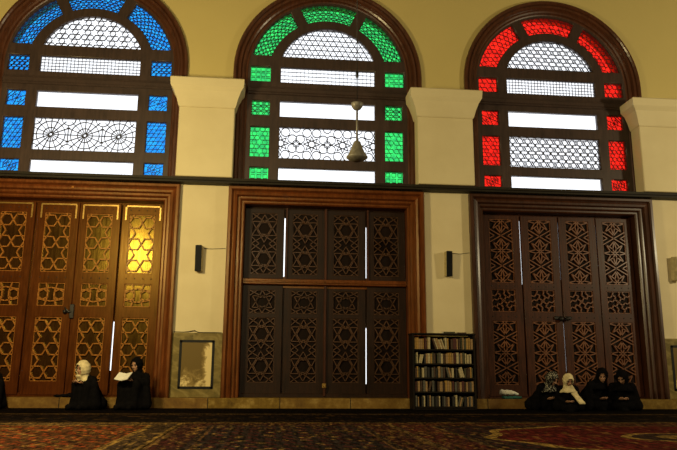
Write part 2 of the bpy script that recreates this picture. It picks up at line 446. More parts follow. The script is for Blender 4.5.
def pat_wheels(x0, x1, z0, z1):
    o = []; h = z1 - z0; n = 3; w = (x1 - x0) / n; m = (z0 + z1) / 2
    for i in range(n):
        cx = x0 + (i + 0.5) * w; rr = h * 0.47
        for k in range(16):
            a = 2 * PI * k / 16
            o.append(((cx + 0.06 * h * cos(a), m + 0.06 * h * sin(a)), (cx + rr * 1.25 * cos(a), m + rr * 1.25 * sin(a))))
        for q in (0.05, 0.22, 0.42): o += ngon(cx, m, h * q, 16)
        o += ngon(cx, m, h * 0.42, 8, 22.5, 3)[:0]
    for i in range(n + 1):
        for zz in (z0, z1): o += ngon(x0 + i * w, zz, h * 0.2, 14)
        o += [((x0 + i * w, z0 + .2 * h), (x0 + i * w, z1 - .2 * h))]
    return o
def pat_rings(x0, x1, z0, z1):
    o = []; h = z1 - z0; m = (z0 + z1) / 2; r = h * 0.14
    P = h * 0.98; n = 4
    for i in range(-n, n + 1):
        cx = (x0 + x1) / 2 + (i - 0.5) * P * 0.98
        for k in range(8):
            a = 2 * PI * (k + 0.5) / 8
            o += ngon(cx + h * 0.39 * cos(a), m + h * 0.39 * sin(a), r, 10)
        o += ngon(cx, m, h * 0.25, 8, 0, 3)
        for zz in (z0, z1): o += ngon(cx + P * .49, zz, r * .9, 10)
        o += ngon(cx + P * .49, m, r * 0.8, 8)
    return o
def pat_rosette(x0, x1, z0, z1):
    cx, cz = (x0 + x1) / 2, (z0 + z1) / 2; r = min(x1 - x0, z1 - z0) / 2; o = []
    for k in range(8):
        a = 2 * PI * (k + 0.5) / 8; o.append(((cx, cz), (cx + 2 * r * cos(a), cz + 2 * r * sin(a))))
    o += ngon(cx, cz, r * 0.55, 8, 0); o += ngon(cx, cz, r * 1.0, 4, 0); o += ngon(cx, cz, r * 1.1, 8, 22.5)
    return o

# ------------------------------------------------------------------ the room
def wall_poly():
    holes = []
    for c in BAYS:
        holes.append(rect(c - 1.6, c + 1.6, 0.15, 3.64))
        holes.append([(c - 1.62, 3.9), (c + 1.62, 3.9)] + arc(c, 6.03, 1.62, 0, 180, 40))
    return plate(rect(-14, 16, -0.02, 11), holes, 0.0, 0.55)
tag(put('wall_north', wall_poly(), M['plaster']), 'cream plastered wall pierced by three tall arched bays', 'wall', kind='structure')
tag(MB().box(-14.3, -14, -22, 0.5, 0, 11).build('wall_west', M['hall']), 'plain cream side wall left of the three bays', 'wall', kind='structure')
tag(MB().box(16, 16.3, -22, 0.5, 0, 11).build('wall_east', M['hall']), 'plain cream side wall right of the three bays', 'wall', kind='structure')
tag(MB().box(-14.3, 16.3, -22.3, -22, 0, 11).build('wall_south', M['hall']), 'plain cream wall facing the three arched bays', 'wall', kind='structure')
tag(MB().box(-14.3, 16.3, -22.3, 0.5, 11, 11.2).build('ceiling', M['ceiling']), 'flat ceiling over the prayer hall', 'ceiling', kind='structure')
tag(MB().box(-14.3, 16.3, -22.3, 0.55, -0.2, 0).build('floor', M['floor']), 'dark stone floor under the carpets', 'floor', kind='structure')
# stone step along the foot of the wall, reaching into the door openings
mb = MB().box(-14, 16, -0.22, 0.0, 0, 0.172, bev=0.008)
for c in BAYS: mb.box(c - 1.6, c + 1.6, -0.01, 0.5, 0, 0.17)
tag(mb.build('baseboard_north', M['step']), 'low step of brown veined stone along the foot of the wall', 'step', kind='structure')
# dark ledge across the bays
mb = MB()
mb.box(-14, 16, -0.2, 0.02, 3.815, 3.85).box(-14, 16, -0.24, 0.02, 3.85, 3.895)
tag(mb.build('trim_1', M['ledge']), 'thin dark wooden ledge between the doors and the windows', 'ledge', kind='structure')

# piers between the windows: shaft and flared capital
def pier(cx, hw, cw, n, label):
    t = thing('pier', label, 'pier', (cx, 0, 3.895), kind='structure')
    MB().box(-hw, hw, -0.3, 0.01, 0, 1.27, bev=0.012).build('shaft', M['plaster_cap'], t)
    z0, z1 = 1.262, 1.775
    prof = [(0.0, z0), (0.015, z0 + 0.02), (0.05, z0 + .15), (0.10, z0 + .28), (cw - hw, z1 - .16), (cw - hw + .01, z1 - .02), (cw - hw - .01, z1)]
    vs = []; fs = []
    for e, z in prof:
        vs += [(-hw - e, 0.01, z), (-hw - e, -0.31 - e * 0.9, z), (hw + e, -0.31 - e * 0.9, z), (hw + e, 0.01, z)]
    for i in range(len(prof) - 1):
        for k in range(4): fs.append((i * 4 + k, i * 4 + (k + 1) % 4, i * 4 + 4 + (k + 1) % 4, i * 4 + 4 + k))
    fs += [(0, 1, 2, 3), tuple(len(vs) - 4 + k for k in range(4))]
    MB().add(vs, fs).build('capital', M['plaster_cap'], t)
pier(-2.17, 0.485, 0.635, 1, 'cream pier with flared capital between the blue and the green window')
pier(2.125, 0.515, 0.66, 2, 'cream pier with flared capital between the green and the red window')
pier(6.47, 0.63, 0.80, 3, 'cream pier with flared capital right of the red window')
pier(-6.5, 0.485, 0.635, 4, 'cream pier with flared capital left of the blue window')

# ------------------------------------------------------------------ windows
ZC = 6.03
SIDE = [(1.075, 1.44, 5.865, 6.165), (1.075, 1.40, 5.20, 5.49), (1.07, 1.41, 4.405, 4.98), (1.07, 1.40, 3.99, 4.205)]
MID = [(5.86, 6.165), (5.185, 5.49), (4.39, 4.985), (3.975, 4.21)]
LUN = (0.92, 6.07, 6.375)            # radius, centre z, base z
def lun_poly(g=0.0):
    r, cz, b = LUN; r += g; b -= g
    a = math.degrees(math.asin((b - cz) / r)); return arc(0, cz, r, a, 180 - a, 28)
def arc_poly(k, g=0.0):
    ri, ro, b = 1.12 - g, 1.455 + g, 6.385 - g
    if k == 1: return arc(0, ZC, ro, 68 - g * 30, 112 + g * 30, 14) + arc(0, ZC, ri, 111 + g * 40, 69 - g * 40, 14)
    ao = math.degrees(math.asin((b - ZC) / ro)); ai = math.degrees(math.asin((b - ZC) / ri))
    P = arc(0, ZC, ro, ao, 60 + g * 30, 14) + arc(0, ZC, ri, 59 + g * 40, ai, 14)
    return P if k == 2 else [(-x, z) for x, z in P][::-1]
def grille_mesh(segs, poly, w, warp=None, y0=0.095, y1=0.118):
    mb = MB()
    for s in segs:
        s = clip(s, poly) if poly else s
        if not s: continue
        if warp:
            n = max(1, int(math.hypot(s[1][0] - s[0][0], s[1][1] - s[0][1]) / 0.09))
            P = [warp(s[0][0] + (s[1][0] - s[0][0]) * i / n, s[0][1] + (s[1][1] - s[0][1]) * i / n) for i in range(n + 1)]
            for a, b in zip(P, P[1:]): mb.bar(a, b, w, y0, y1)
        else: mb.bar(s[0], s[1], w, y0, y1)
    return mb
def extr(poly, y0, y1):
    n = len(poly); mb = MB()
    return mb.add([(x, y0, z) for x, z in poly] + [(x, y1, z) for x, z in poly],
                  [tuple(range(n)), tuple(range(2 * n - 1, n - 1, -1))] + [(i, i + n, (i + 1) % n + n, (i + 1) % n) for i in range(n)])

holes = [lun_poly()] + [arc_poly(k) for k in range(3)]
for z0, z1 in MID: holes.append(rect(-0.885, 0.88, z0, z1))
for x0, x1, z0, z1 in SIDE: holes += [rect(x0, x1, z0, z1), rect(-x1, -x0, z0, z1)]
board = plate([(-1.52, 3.88), (1.52, 3.88)] + arc(0, ZC, 1.52, 0, 180, 40), holes, 0.05, 0.15, 0.008)
board.materials.append(M['window_wood'])
apath = [(-1.755, 3.88), (-1.755, ZC)] + arc(0, ZC, 1.755, 180, 0, 48)[1:-1] + [(1.755, ZC), (1.755, 3.88)]
aprof = [(0, 0.01), (0, -0.06), (.02, -.085), (.05, -.085), (.07, -.06), (.075, -.035), (.10, -.05), (.135, -.045), (.15, -.01), (.155, .005), (.19, .0), (.215, .02), (.22, .045), (.245, .04), (.275, .055), (.275, .2), (.2, .2), (.15, .1)]
amould = MB().sweep(apath, aprof).mesh('arch_moulding'); amould.materials.append(M['arch_wood'])

def window(n, c, label, gm, pats):
    t = thing('window_%d' % n, label, 'window', (c, 0, 0), kind='structure')
    put('arch_moulding', amould, None, t); put('sash_board', board, None, t)
    mb = MB().box(-1.49, 1.49, 0.0, 0.06, 5.635, 5.72, bev=.012).box(-1.49, 1.49, 0.02, 0.06, 5.60, 5.75, bev=.01)
    mb.build('transom', M['window_wood'], t)
    def pane(poly, gmat, segs, w, cpoly=None, warp=None):
        o = extr(poly, 0.124, 0.132).build('pane', gmat, t)
        o['label'] = {M['white_glass']: 'white glass pane', M['blue_glass']: 'blue glass pane', M['green_glass']: 'green glass pane', M['red_glass']: 'red glass pane'}[gmat]
        if segs:
            grille_mesh(segs, cpoly, w, warp).build('tracery', M['lead'], o)
    wg = M['white_glass']
    L = lun_poly(0.02)
    pane(L, wg, pats['lun'](-0.95, 0.95, 6.36, 7.0), pats['lw'], L)
    for key, (z0, z1) in zip(('m1', 'm2', 'm3', 'm4'), MID):
        P = rect(-0.9, 0.9, z0 - .015, z1 + .015); f = pats[key]
        pane(P, wg, f(-0.885, 0.88, z0, z1) if f else None, pats.get(key + 'w', 0.009), P)
    for key, (x0, x1, z0, z1) in zip(('s1', 's2', 's3', 's4'), SIDE):
        for sx in (-1, 1):
            a, b = (x0, x1) if sx > 0 else (-x1, -x0)
            P = rect(a - .012, b + .012, z0 - .012, z1 + .012)
            pane(P, gm, pats[key](a, b, z0, z1), pats['sw'], P)
    for k in range(3):
        a0, a1 = ((120 - 2, 168), (66, 114), (12, 62))[k]
        L0 = R(a1 - a0) * 1.29
        warp = lambda u, v, a0=a0: ((1.10 + v) * cos(R(a0) + u / 1.29), ZC + (1.10 + v) * sin(R(a0) + u / 1.29))
        segs = pats['arc'](0, L0, 0, 0.38)
        P = arc_poly(k, 0.015)
        # tracery pieces whose middle lies over the pane
        mb = MB(); cp = rect(0, L0, 0, 0.38)
        for s in segs:
            s = clip(s, cp)
            if not s: continue
            m_ = max(1, int(math.hypot(s[1][0] - s[0][0], s[1][1] - s[0][1]) / 0.06))
            Q = [warp(s[0][0] + (s[1][0] - s[0][0]) * i / m_, s[0][1] + (s[1][1] - s[0][1]) * i / m_) for i in range(m_ + 1)]
            for a, b in zip(Q, Q[1:]):
                if min(a[1], b[1]) < 6.365: continue
                mb.bar(a, b, pats['sw'], 0.095, 0.118)
        o = extr(P, 0.124, 0.132).build('pane', gm, t)
        o['label'] = 'curved coloured glass pane'
        mb.build('tracery', M['lead'], o)
grid = lambda s: (lambda a, b, c, d: pat_grid(a, b, c, d, s))
tri = lambda s, h=True: (lambda a, b, c, d: pat_tri(a, b, c, d, s, h))
kag = lambda d_: (lambda a, b, c, d: pat_kagome(a, b, c, d, d_))
star = lambda s, n=8, k=3, rr=.62: (lambda a, b, c, d: pat_star(a, b, c, d, s, n, k, rr))
window(1, BAYS[0], 'arched window with blue glass border over the left door', M['blue_glass'],
       dict(lun=kag(0.112), lw=.012, m1=grid(.066), m1w=.005, m2=None, m3=pat_wheels, m3w=.0115, m4=None, s1=star(.1, 6, 2), s2=pat_rosette, s3=tri(.085), s4=pat_rosette, arc=star(.1, 6, 2, .6), sw=.0048))
window(2, BAYS[1], 'arched window with green glass border over the middle door', M['green_glass'],
       dict(lun=tri(.115), lw=.009, m1=grid(.075), m1w=.005, m2=None, m3=pat_rings, m3w=.012, m4=None, s1=star(.1, 4, 1, .5), s2=star(.105, 6, 2), s3=kag(.095), s4=star(.1, 4, 1, .5), arc=star(.105, 6, 2, .6), sw=.005))
window(3, BAYS[2], 'arched window with red glass border over the right door', M['red_glass'],
       dict(lun=star(.145, 6, 2, .60), lw=.008, m1=grid(.062), m1w=.0045, m2=None, m3=star(.15, 6, 2, .60), m3w=.0085, m4=None, s1=kag(.1), s2=pat_rosette, s3=kag(.085), s4=pat_rosette, arc=kag(.095), sw=.0045))

# ------------------------------------------------------------------ doors
dprof = [(0, .01), (0, -.10), (.015, -.125), (.055, -.125), (.075, -.095), (.08, -.07), (.115, -.085), (.15, -.075), (.165, -.04), (.17, -.02), (.205, -.02), (.225, .0), (.235, .03), (.265, .03), (.285, .05), (.285, .40), (.15, .40), (.15, .05)]
dpath = [(-1.745, 0.172), (-1.745, 3.80), (1.745, 3.80), (1.745, 0.172)]
dframe = MB().sweep(dpath, dprof).mesh('door_frame'); dframe.materials.append(M['frame_wood'])

def lattice(segs, poly, w, y0, y1): return grille_mesh(segs, poly, w, None, y0, y1)
def leaf_board(w, z0, z1, openings, y0, y1): return plate(rect(-w / 2, w / 2, z0, z1), [rect(a, b, c, d) for a, b, c, d in openings], y0, y1, 0.006)
def studs(mb, xs, zs, y, r=0.011):
    for x in xs:
        for z in zs: mb.ball((x, y, z), (r, r * .6, r), seg=8, rings=5)

YL0, YL1 = 0.20, 0.265            # leaf front and back
def door_leaf(t, x, w, z0, z1, panels, mats, yoff=0.0, angle=0.0, bracket=False, stud_rows=()):
    """one leaf: stile-and-rail board, carved panels (ground + lattice), studs"""
    leaf = put('door_leaf', leaf_board(w, z0, z1, [p[:4] for p in panels], YL0, YL1), mats[0], t, (x, yoff, 0))
    leaf.rotation_euler.z = angle
    for a, b, c, d, segs, lw in panels:
        g = MB().box(a - .01, b + .01, YL1 - .02, YL1 - .004, c - .01, d + .01).build('panel_ground', mats[2], leaf)
        P = rect(a, b, c, d)
        mb = lattice(segs, P, lw, YL0 + .006, YL1 - .018)
        for s in [((a, c), (b, c)), ((b, c), (b, d)), ((b, d), (a, d)), ((a, d), (a, c))]: mb.bar(s[0], s[1], lw, YL0 + .012, YL1 - .018)
        mb.build('lattice', mats[1], leaf)
    if stud_rows:
        mb = MB(); studs(mb, [(-.3 + .2 * i) * w for i in range(4)], stud_rows, YL0 - .002)
        mb.build('studs', M['iron'], leaf)
    if bracket:
        mb = MB().box(-w / 2 + .05, w / 2 - .04, YL0 - .008, YL0, z1 - .045, z1 - .02)
        mb.box(-w / 2 + .05, -w / 2 + .075, YL0 - .008, YL0, z1 - .28, z1 - .02).box(w / 2 - .065, w / 2 - .04, YL0 - .008, YL0, z1 - .28, z1 - .02)
        mb.build('corner_bracket', M['brass'], leaf)
    return leaf

def cover(t, x, z0, z1, mat, w=0.07):
    MB().box(x - w / 2, x + w / 2, YL1 + .004, YL1 + .03, z0, z1).build('cover_strip', mat, t)

def headstop(t, mat):
    MB().box(-1.46, 1.46, .285, .335, 3.40, 3.56, bev=.006).build('head_stop', mat, t)
    MB().box(-1.46, 1.46, .215, .37, .165, .235, bev=.008).build('threshold', mat, t)

def pat_midsquare(a, b, c, d):
    cx, cz = (a + b) / 2, (c + d) / 2; w = b - a; h = d - c
    o = []
    for s in (-1, 1):
        o += ngon(cx + s * w * .30, cz, w * .20, 6, 90)
        P = [(cx + s * w * .12, cz + h * .30), (cx + s * w * .30, cz + h * .235)]
        for q in (-1, 1):
            o.append(((cx + s * w * .13, cz + q * h * .14), (cx + s * w * .22, cz + q * h * .5)))
            o.append(((cx, cz + q * h * .30), (cx + s * w * .5, cz + q * h * .2)))
    return o
def pat_rosettes(a, b, c, d):
    cx = (a + b) / 2; w = b - a; h = d - c; o = []
    for k in range(3):
        zz = c + h * (0.02 + 0.48 * k); n = 8
        for j in range(n):
            q = 2 * PI * j / n; q2 = q + PI / n; q0 = q - PI / n
            tip = (cx + w * .50 * cos(q), zz + w * .50 * sin(q))
            for r in (q0, q2): o.append(((cx + w * .20 * cos(r), zz + w * .20 * sin(r)), tip))
            o.append(((cx, zz), (cx + w * .22 * cos(q2), zz + w * .22 * sin(q2))))
    for k in range(2):
        zz = c + h * (.26 + .48 * k); e = h * .24 - w * .36
        o += [((a, zz - e), (b, zz + e)), ((a, zz + e), (b, zz - e))]
        for s in (-1, 1):
            o += [((cx + s * w * .5, zz - w * .12), (cx + s * w * .28, zz)), ((cx + s * w * .5, zz + w * .12), (cx + s * w * .28, zz)),
                  ((cx, zz + s * w * .12), (cx + w * .2, zz + s * w * .34)), ((cx, zz + s * w * .12), (cx - w * .2, zz + s * w * .34))]
    return o
def pat_swirl(a, b, c, d):
    cx, cz = (a + b) / 2, (c + d) / 2; w = b - a; h = d - c; o = []
    for j in range(4):
        q = PI / 2 * j
        f = lambda x, z: (cx + x * cos(q) - z * sin(q), cz + x * sin(q) + z * cos(q))
        P = [(.04, .04), (.12, .17), (.24, .12), (.30, .26), (.19, .36), (.22, .5)]
        P2 = [(.12, .17), (.02, .27), (.06, .40), (-.04, .5)]
        P3 = [(.30, .26), (.42, .22), (.5, .30)]
        for Q in (P, P2, P3): o += [(f(x0 * w, z0 * w), f(x1 * w, z1 * w)) for (x0, z0), (x1, z1) in zip(Q, Q[1:])]
        o.append((f(.04 * w, .04 * w), f(-.04 * w, .04 * w)))
    return o
def pat_david(a, b, c, d):
    cx = (a + b) / 2; w = b - a; h = d - c; s = w * .56; o = []
    n = max(1, round(h / (w * 1.25)))
    for i in range(n):
        zz = c + h * (i + .5) / n; st = h / n
        for rot in (90, -90): o += ngon(cx, zz, min(s, st * .5), 3, rot)
        o += ngon(cx, zz, w * .27, 6, 0)
        for q in (-1, 1):
            o.append(((cx - w * .5, zz + q * st * .5), (cx + w * .1, zz + q * st * .18)))
            o.append(((cx + w * .5, zz + q * st * .5), (cx - w * .1, zz + q * st * .18)))
            o.append(((cx - w * .5, zz + q * st * .28), (cx - w * .2, zz + q * st * .5)))
            o.append(((cx + w * .5, zz + q * st * .28), (cx + w * .2, zz + q * st * .5)))
    return o

# door_1, left: four leaves with hexagon and star lattice
t = thing('door_1', 'warm brown four leaf wooden door with hexagon lattice under the blue window', 'door', (BAYS[0], 0, 0), kind='structure')
put('door_frame', dframe, None, t)
headstop(t, M['leaf_left'])
MB().box(-.018, .018, -.14, -.125, 3.66, 3.70).build('number_plate', M['lat_left'], t, loc=(-.07, .03, 0))
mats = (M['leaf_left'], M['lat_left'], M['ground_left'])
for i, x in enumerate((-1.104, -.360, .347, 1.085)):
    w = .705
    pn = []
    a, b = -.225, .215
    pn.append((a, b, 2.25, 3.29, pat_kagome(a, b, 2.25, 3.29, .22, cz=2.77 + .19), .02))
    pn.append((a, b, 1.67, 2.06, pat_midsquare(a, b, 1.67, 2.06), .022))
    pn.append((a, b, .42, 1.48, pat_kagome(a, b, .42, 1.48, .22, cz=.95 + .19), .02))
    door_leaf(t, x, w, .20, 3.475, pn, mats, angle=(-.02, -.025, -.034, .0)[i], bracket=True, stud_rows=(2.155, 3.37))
cover(t, -.727, .18, 3.49, M['leaf_left']); cover(t, .0, .18, 3.49, M['leaf_left'])
cover(t, .722, 1.42, 3.49, M['leaf_left']); cover(t, .722, .18, .6, M['leaf_left']); cover(t, -1.455, .18, 3.49, M['leaf_left']); cover(t, 1.455, .18, 3.49, M['leaf_left'])
MB().box(-.13, -.02, .17, .2, 1.55, 1.60, bev=.008).tube([(-.1, .165, 1.64), (-.06, .15, 1.60), (-.02, .155, 1.57), (.01, .165, 1.58)], .014).box(-.02, .05, .175, .2, 1.46, 1.70, bev=.006).ball((-.09, .16, 1.57), .035).build('lock', M['iron'], t)

# door_2, middle: dark, upper and lower leaves divided by a rail
t = thing('door_2', 'nearly black wooden door in two tiers under the green window', 'door', (BAYS[1], 0, 0), kind='structure')
put('door_frame', dframe, None, t)
headstop(t, M['leaf_mid'])
MB().box(-.022, .022, -.0, .016, 3.585, 3.63).build('number_plate', M['tag'], t, loc=(-.0, .012, 0))
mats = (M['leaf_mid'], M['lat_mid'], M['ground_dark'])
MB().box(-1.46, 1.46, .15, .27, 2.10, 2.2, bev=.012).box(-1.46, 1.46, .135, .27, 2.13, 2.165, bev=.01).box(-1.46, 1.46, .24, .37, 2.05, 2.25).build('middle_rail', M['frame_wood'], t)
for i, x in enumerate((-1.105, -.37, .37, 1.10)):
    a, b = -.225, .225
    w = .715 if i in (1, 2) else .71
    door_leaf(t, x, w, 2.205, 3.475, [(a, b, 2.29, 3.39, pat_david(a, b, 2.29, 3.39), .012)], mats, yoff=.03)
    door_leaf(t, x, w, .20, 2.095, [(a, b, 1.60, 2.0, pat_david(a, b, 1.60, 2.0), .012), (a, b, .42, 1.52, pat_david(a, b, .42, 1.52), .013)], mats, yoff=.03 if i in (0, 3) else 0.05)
for x in (0,):
    MB().box(x - .022, x + .022, .19, .25, .19, 3.5, bev=.008).build('mullion', M['leaf_right'], t)
for x in (-.735, .735):
    MB().box(x + (.012 if x < 0 else .012), x + .047, .19, .235, 2.2, 3.5, bev=.006).build('mullion', M['leaf_right'], t)
def cover2(x, z0, z1): MB().box(x - .05, x + .05, .30, .33, z0, z1).build('cover_strip', M['leaf_mid'], t)
cover2(-.735, .18, 2.25); cover2(-.735, 3.33, 3.5)
cover2(.735, 3.20, 3.5); cover2(.735, 1.37, 2.25); cover2(.735, .18, .40)
cover2(0, .18, 3.5); cover2(-1.46, .18, 3.5); cover2(1.46, .18, 3.5)
MB().box(-.04, .03, .17, .21, .33, .41, bev=.006).ball((-.005, .165, .36), .02).build('lock', M['brass'], t)

# door_3, right: dense rosette lattice
t = thing('door_3', 'dark reddish four leaf wooden door with dense star lattice under the red window', 'door', (BAYS[2], 0, 0), kind='structure')
dframe3 = dframe.copy(); dframe3.materials.clear(); put('door_frame', dframe3, M['frame_right'], t)
headstop(t, M['leaf_right'])
MB().box(-.022, .022, 0, .016, 3.585, 3.63).build('number_plate', M['tag'], t, loc=(.06, .012, 0))
mats = (M['leaf_right'], M['lat_right'], M['ground_dark'])
for i, x in enumerate((-1.085, -.345, .385, 1.10)):
    a, b = -.22, .22
    pn = [(a, b, 2.22, 3.40, pat_rosettes(a, b, 2.22, 3.40), .017), (a, b, 1.69, 2.09, pat_swirl(a, b, 1.69, 2.09), .019), (a, b, .40, 1.52, pat_rosettes(a, b, .40, 1.52), .017)]
    door_leaf(t, x, .715 if i != 3 else .68, .20, 3.475, pn, mats, angle=(0, 0.01, -.01, 0)[i], stud_rows=(2.155, 1.6))
for x, segs in ((-.715, ((.18, 2.2),)), (-.7435, ((2.2, 3.5),)), (.02, ((.18, .62), (1.5, 2.3))), (-.0125, ((2.3, 3.5),)), (.752, ((.18, 2.5),)), (.7195, ((2.5, 3.5),)), (-1.455, ((.18, 3.5),)), (1.455, ((.18, 3.5),))):
    for z0, z1 in segs: cover(t, x, z0, z1, M['leaf_right'])
MB().box(-.16, -.02, .165, .2, 1.56, 1.62, bev=.01).box(.04, .16, .165, .2, 1.56, 1.62, bev=.01).ball((-.04, .155, 1.57), .045).ball((.07, .16, 1.57), .035).build('lock', M['iron'], t)

# ------------------------------------------------------------------ marble panels on the piers
def dado(x0, x1, label):
    cx = (x0 + x1) / 2; w = x1 - x0
    t = thing('marble_panel', label, 'wall panel', (cx, 0, .172), kind='structure')
    MB().box(-w / 2, w / 2, -.035, .0, 0, 1.06, bev=.006).build('slab', M['marble'], t)
    a = .27; z0, z1 = .16, .92
    mb = MB()
    for s in [((-a, z0), (a, z0)), ((a, z0), (a, z1)), ((a, z1), (-a, z1)), ((-a, z1), (-a, z0))]: mb.bar(s[0], s[1], .042, -.042, -.03)
    mb.build('black_border', M['blackstone'], t)
    MB().box(-a + .015, a - .015, -.039, -.03, z0 + .015, z1 - .015).build('inlay', M['inlay'], t)
dado(-2.583, -1.747, 'green grey marble panel with black bordered inlay left of the middle door')
dado(1.747, 2.588, 'green grey marble panel behind the bookcase')
dado(6.082, 6.92, 'green grey marble panel with black bordered inlay right of the right door')
dado(-6.92, -6.077, 'green grey marble panel left of the left door')

# ------------------------------------------------------------------ wall speakers and wires
def speaker(x, z, label, rz):
    t = thing('wall_speaker', label, 'speaker', (x, -.0, z), 0, 'wall speakers')
    m = Matrix.Translation((0, -.075, .225)) @ Matrix.Rotation(rz, 4, 'Z') @ Matrix.Rotation(R(4), 4, 'X')
    MB().box(-.058, .058, -.05, .06, -.22, .22, m, bev=.006).build('cabinet', M['speaker_side'], t)
    MB().box(-.054, .054, -.066, -.048, -.225, .225, m, bev=.006).build('grille', M['black'], t)
    MB().box(-.025, .025, -.02, .0, .20, .25).build('bracket', M['iron'], t)
speaker(-2.205, 2.27, 'black fronted speaker on the wall above the framed marble inlay left of middle door', R(-6))
speaker(2.17, 2.27, 'black fronted speaker on the wall above the bookcase', R(3))
speaker(6.43, 2.27, 'black fronted speaker on the wall right of the right door', R(38))
def wire(pts, label, r=.004):
    tag(MB().tube(pts, r, 6).build('wire', M['iron']), label, 'wire')
wire([(-2.14, -.03, 2.68), (-2.0, -.008, 2.675), (-1.76, -.006, 2.69)], 'thin wire running right from the speaker left of the middle door')
wire([(2.23, -.03, 2.70), (2.4, -.008, 2.69), (2.58, -.006, 2.715)], 'thin wire running right from the speaker above the bookcase')
wire([(-2.57, -.04, 1.245), (-2.4, -.03, 1.242), (-2.22, -.02, 1.27), (-2.17, -.012, 1.245), (-2.12, -.012, 1.24), (-1.77, -.01, 1.24)], 'black cable lying along the top edge of the marble panel', .006)

# ------------------------------------------------------------------ pendant
t = thing('pendant_fixture', 'pale grey bell-shaped pendant on a thin rod in front of the green bordered window', 'pendant', (0.112, -3.4, 3.285))
MB().lathe([(.02, 0), (.07, .004), (.118, .028), (.140, .045), (.140, .058), (.122, .078), (.102, .115), (.078, .17), (.058, .22), (.046, .26), (.02, .28)], 28).build('bell', M['grey_metal'], t, True)
MB().lathe([(.014, .27), (.014, .74)], 12).build('rod', M['grey_metal'], t, True)
MB().lathe([(.02, .705), (.045, .715), (.07, .75), (.08, .785), (.078, .80), (.02, .812)], 24).build('cup', M['grey_metal'], t, True)
MB().lathe([(.006, .80), (.006, 7.72)], 8).build('cable', M['iron'], t, True)
MB().lathe([(.006, 1.15), (.018, 1.17), (.018, 1.25), (.006, 1.27)], 10).build('cable_joint', M['iron'], t, True)

# ------------------------------------------------------------------ bookcase and books
BX, BW, BY0, BY1, BH = 1.93, 0.53, -0.55, -0.23, 1.208
t = thing('bookcase', 'black open bookcase full of books standing between the middle and the right door', 'bookcase', (BX, 0, .0135))
for sx in (-1, 1):
    a = sx * BW
    MB().box(min(a, a - sx * .028), max(a, a - sx * .028), BY0, BY1, 0, BH, bev=.003).build('side_panel', M['case'], t)
MB().box(-BW, BW, BY1 - .012, BY1, .02, BH - .01).build('back_panel', M['case'], t)
MB().box(-BW - .012, BW + .012, BY0 - .015, BY1 + .0, BH, BH + .026, bev=.004).build('top', M['case'], t)
ROWZ = (0.972, 0.740, 0.512, 0.288, 0.050)
for z in ROWZ: MB().box(-BW + .028, BW - .028, BY0 + .005, BY1 - .012, z - .022, z).build('shelf', M['case'], t)
MB().box(-BW + .028, BW - .028, BY0 + .02, BY0 + .04, 0, .04).build('plinth', M['case'], t)

BOOKC = dict(cream=(.52, .43, .24), tan=(.36, .22, .09), brown=(.16, .075, .03), ochre=(.42, .24, .05), maroon=(.20, .035, .02), olive=(.16, .15, .06), grey=(.26, .24, .18), black=(.03, .025, .02))
BM = {k: plain(k + '_book_cover', c, 0.6, scale=60) for k, c in ((k, tuple(v * (.75 if k in ('cream', 'tan', 'ochre') else .3) for v in c)) for k, c in BOOKC.items())}
def book_mesh(w, h, d, col):
    mb = MB(); c = .0025
    mb.cur = 0
    mb.box(0, c, 0, d, 0, h).box(w - c, w, 0, d, 0, h).box(0, w, -.004, .0, 0, h, bev=.0015)
    for q in (.16, .72): mb.box(.0, w, -.006, -.003, h * q, h * q + .006)
    mb.cur = 1
    mb.box(c, w - c, 0, d - .006, .004, h - .004)
    me = mb.mesh('book'); me.materials.append(BM[col]); me.materials.append(M['paper'])
    return me
ORD = 'first second third fourth fifth sixth seventh eighth ninth tenth eleventh twelfth thirteenth fourteenth fifteenth sixteenth seventeenth eighteenth nineteenth twentieth twenty-first twenty-second twenty-third twenty-fourth twenty-fifth twenty-sixth twenty-seventh'.split()
SHELF = ('top', 'second', 'middle', 'fourth', 'bottom')
PAL = (('ochre ochre tan tan ochre maroon tan cream brown cream tan cream tan cream cream ochre brown maroon maroon tan brown olive tan olive').split(),
       ('olive cream cream cream black tan cream ochre olive brown olive grey cream brown tan ochre ochre tan maroon cream grey tan').split(),
       ('brown ochre olive cream grey black grey brown black tan grey brown grey tan cream black cream cream olive brown').split(),
       ('maroon brown tan brown grey tan brown grey black brown tan tan brown ochre tan ochre brown maroon grey brown tan').split(),
       ('grey tan black cream black tan grey black brown cream black grey brown tan black cream grey tan olive black tan').split())
rnd = random.Random(5)
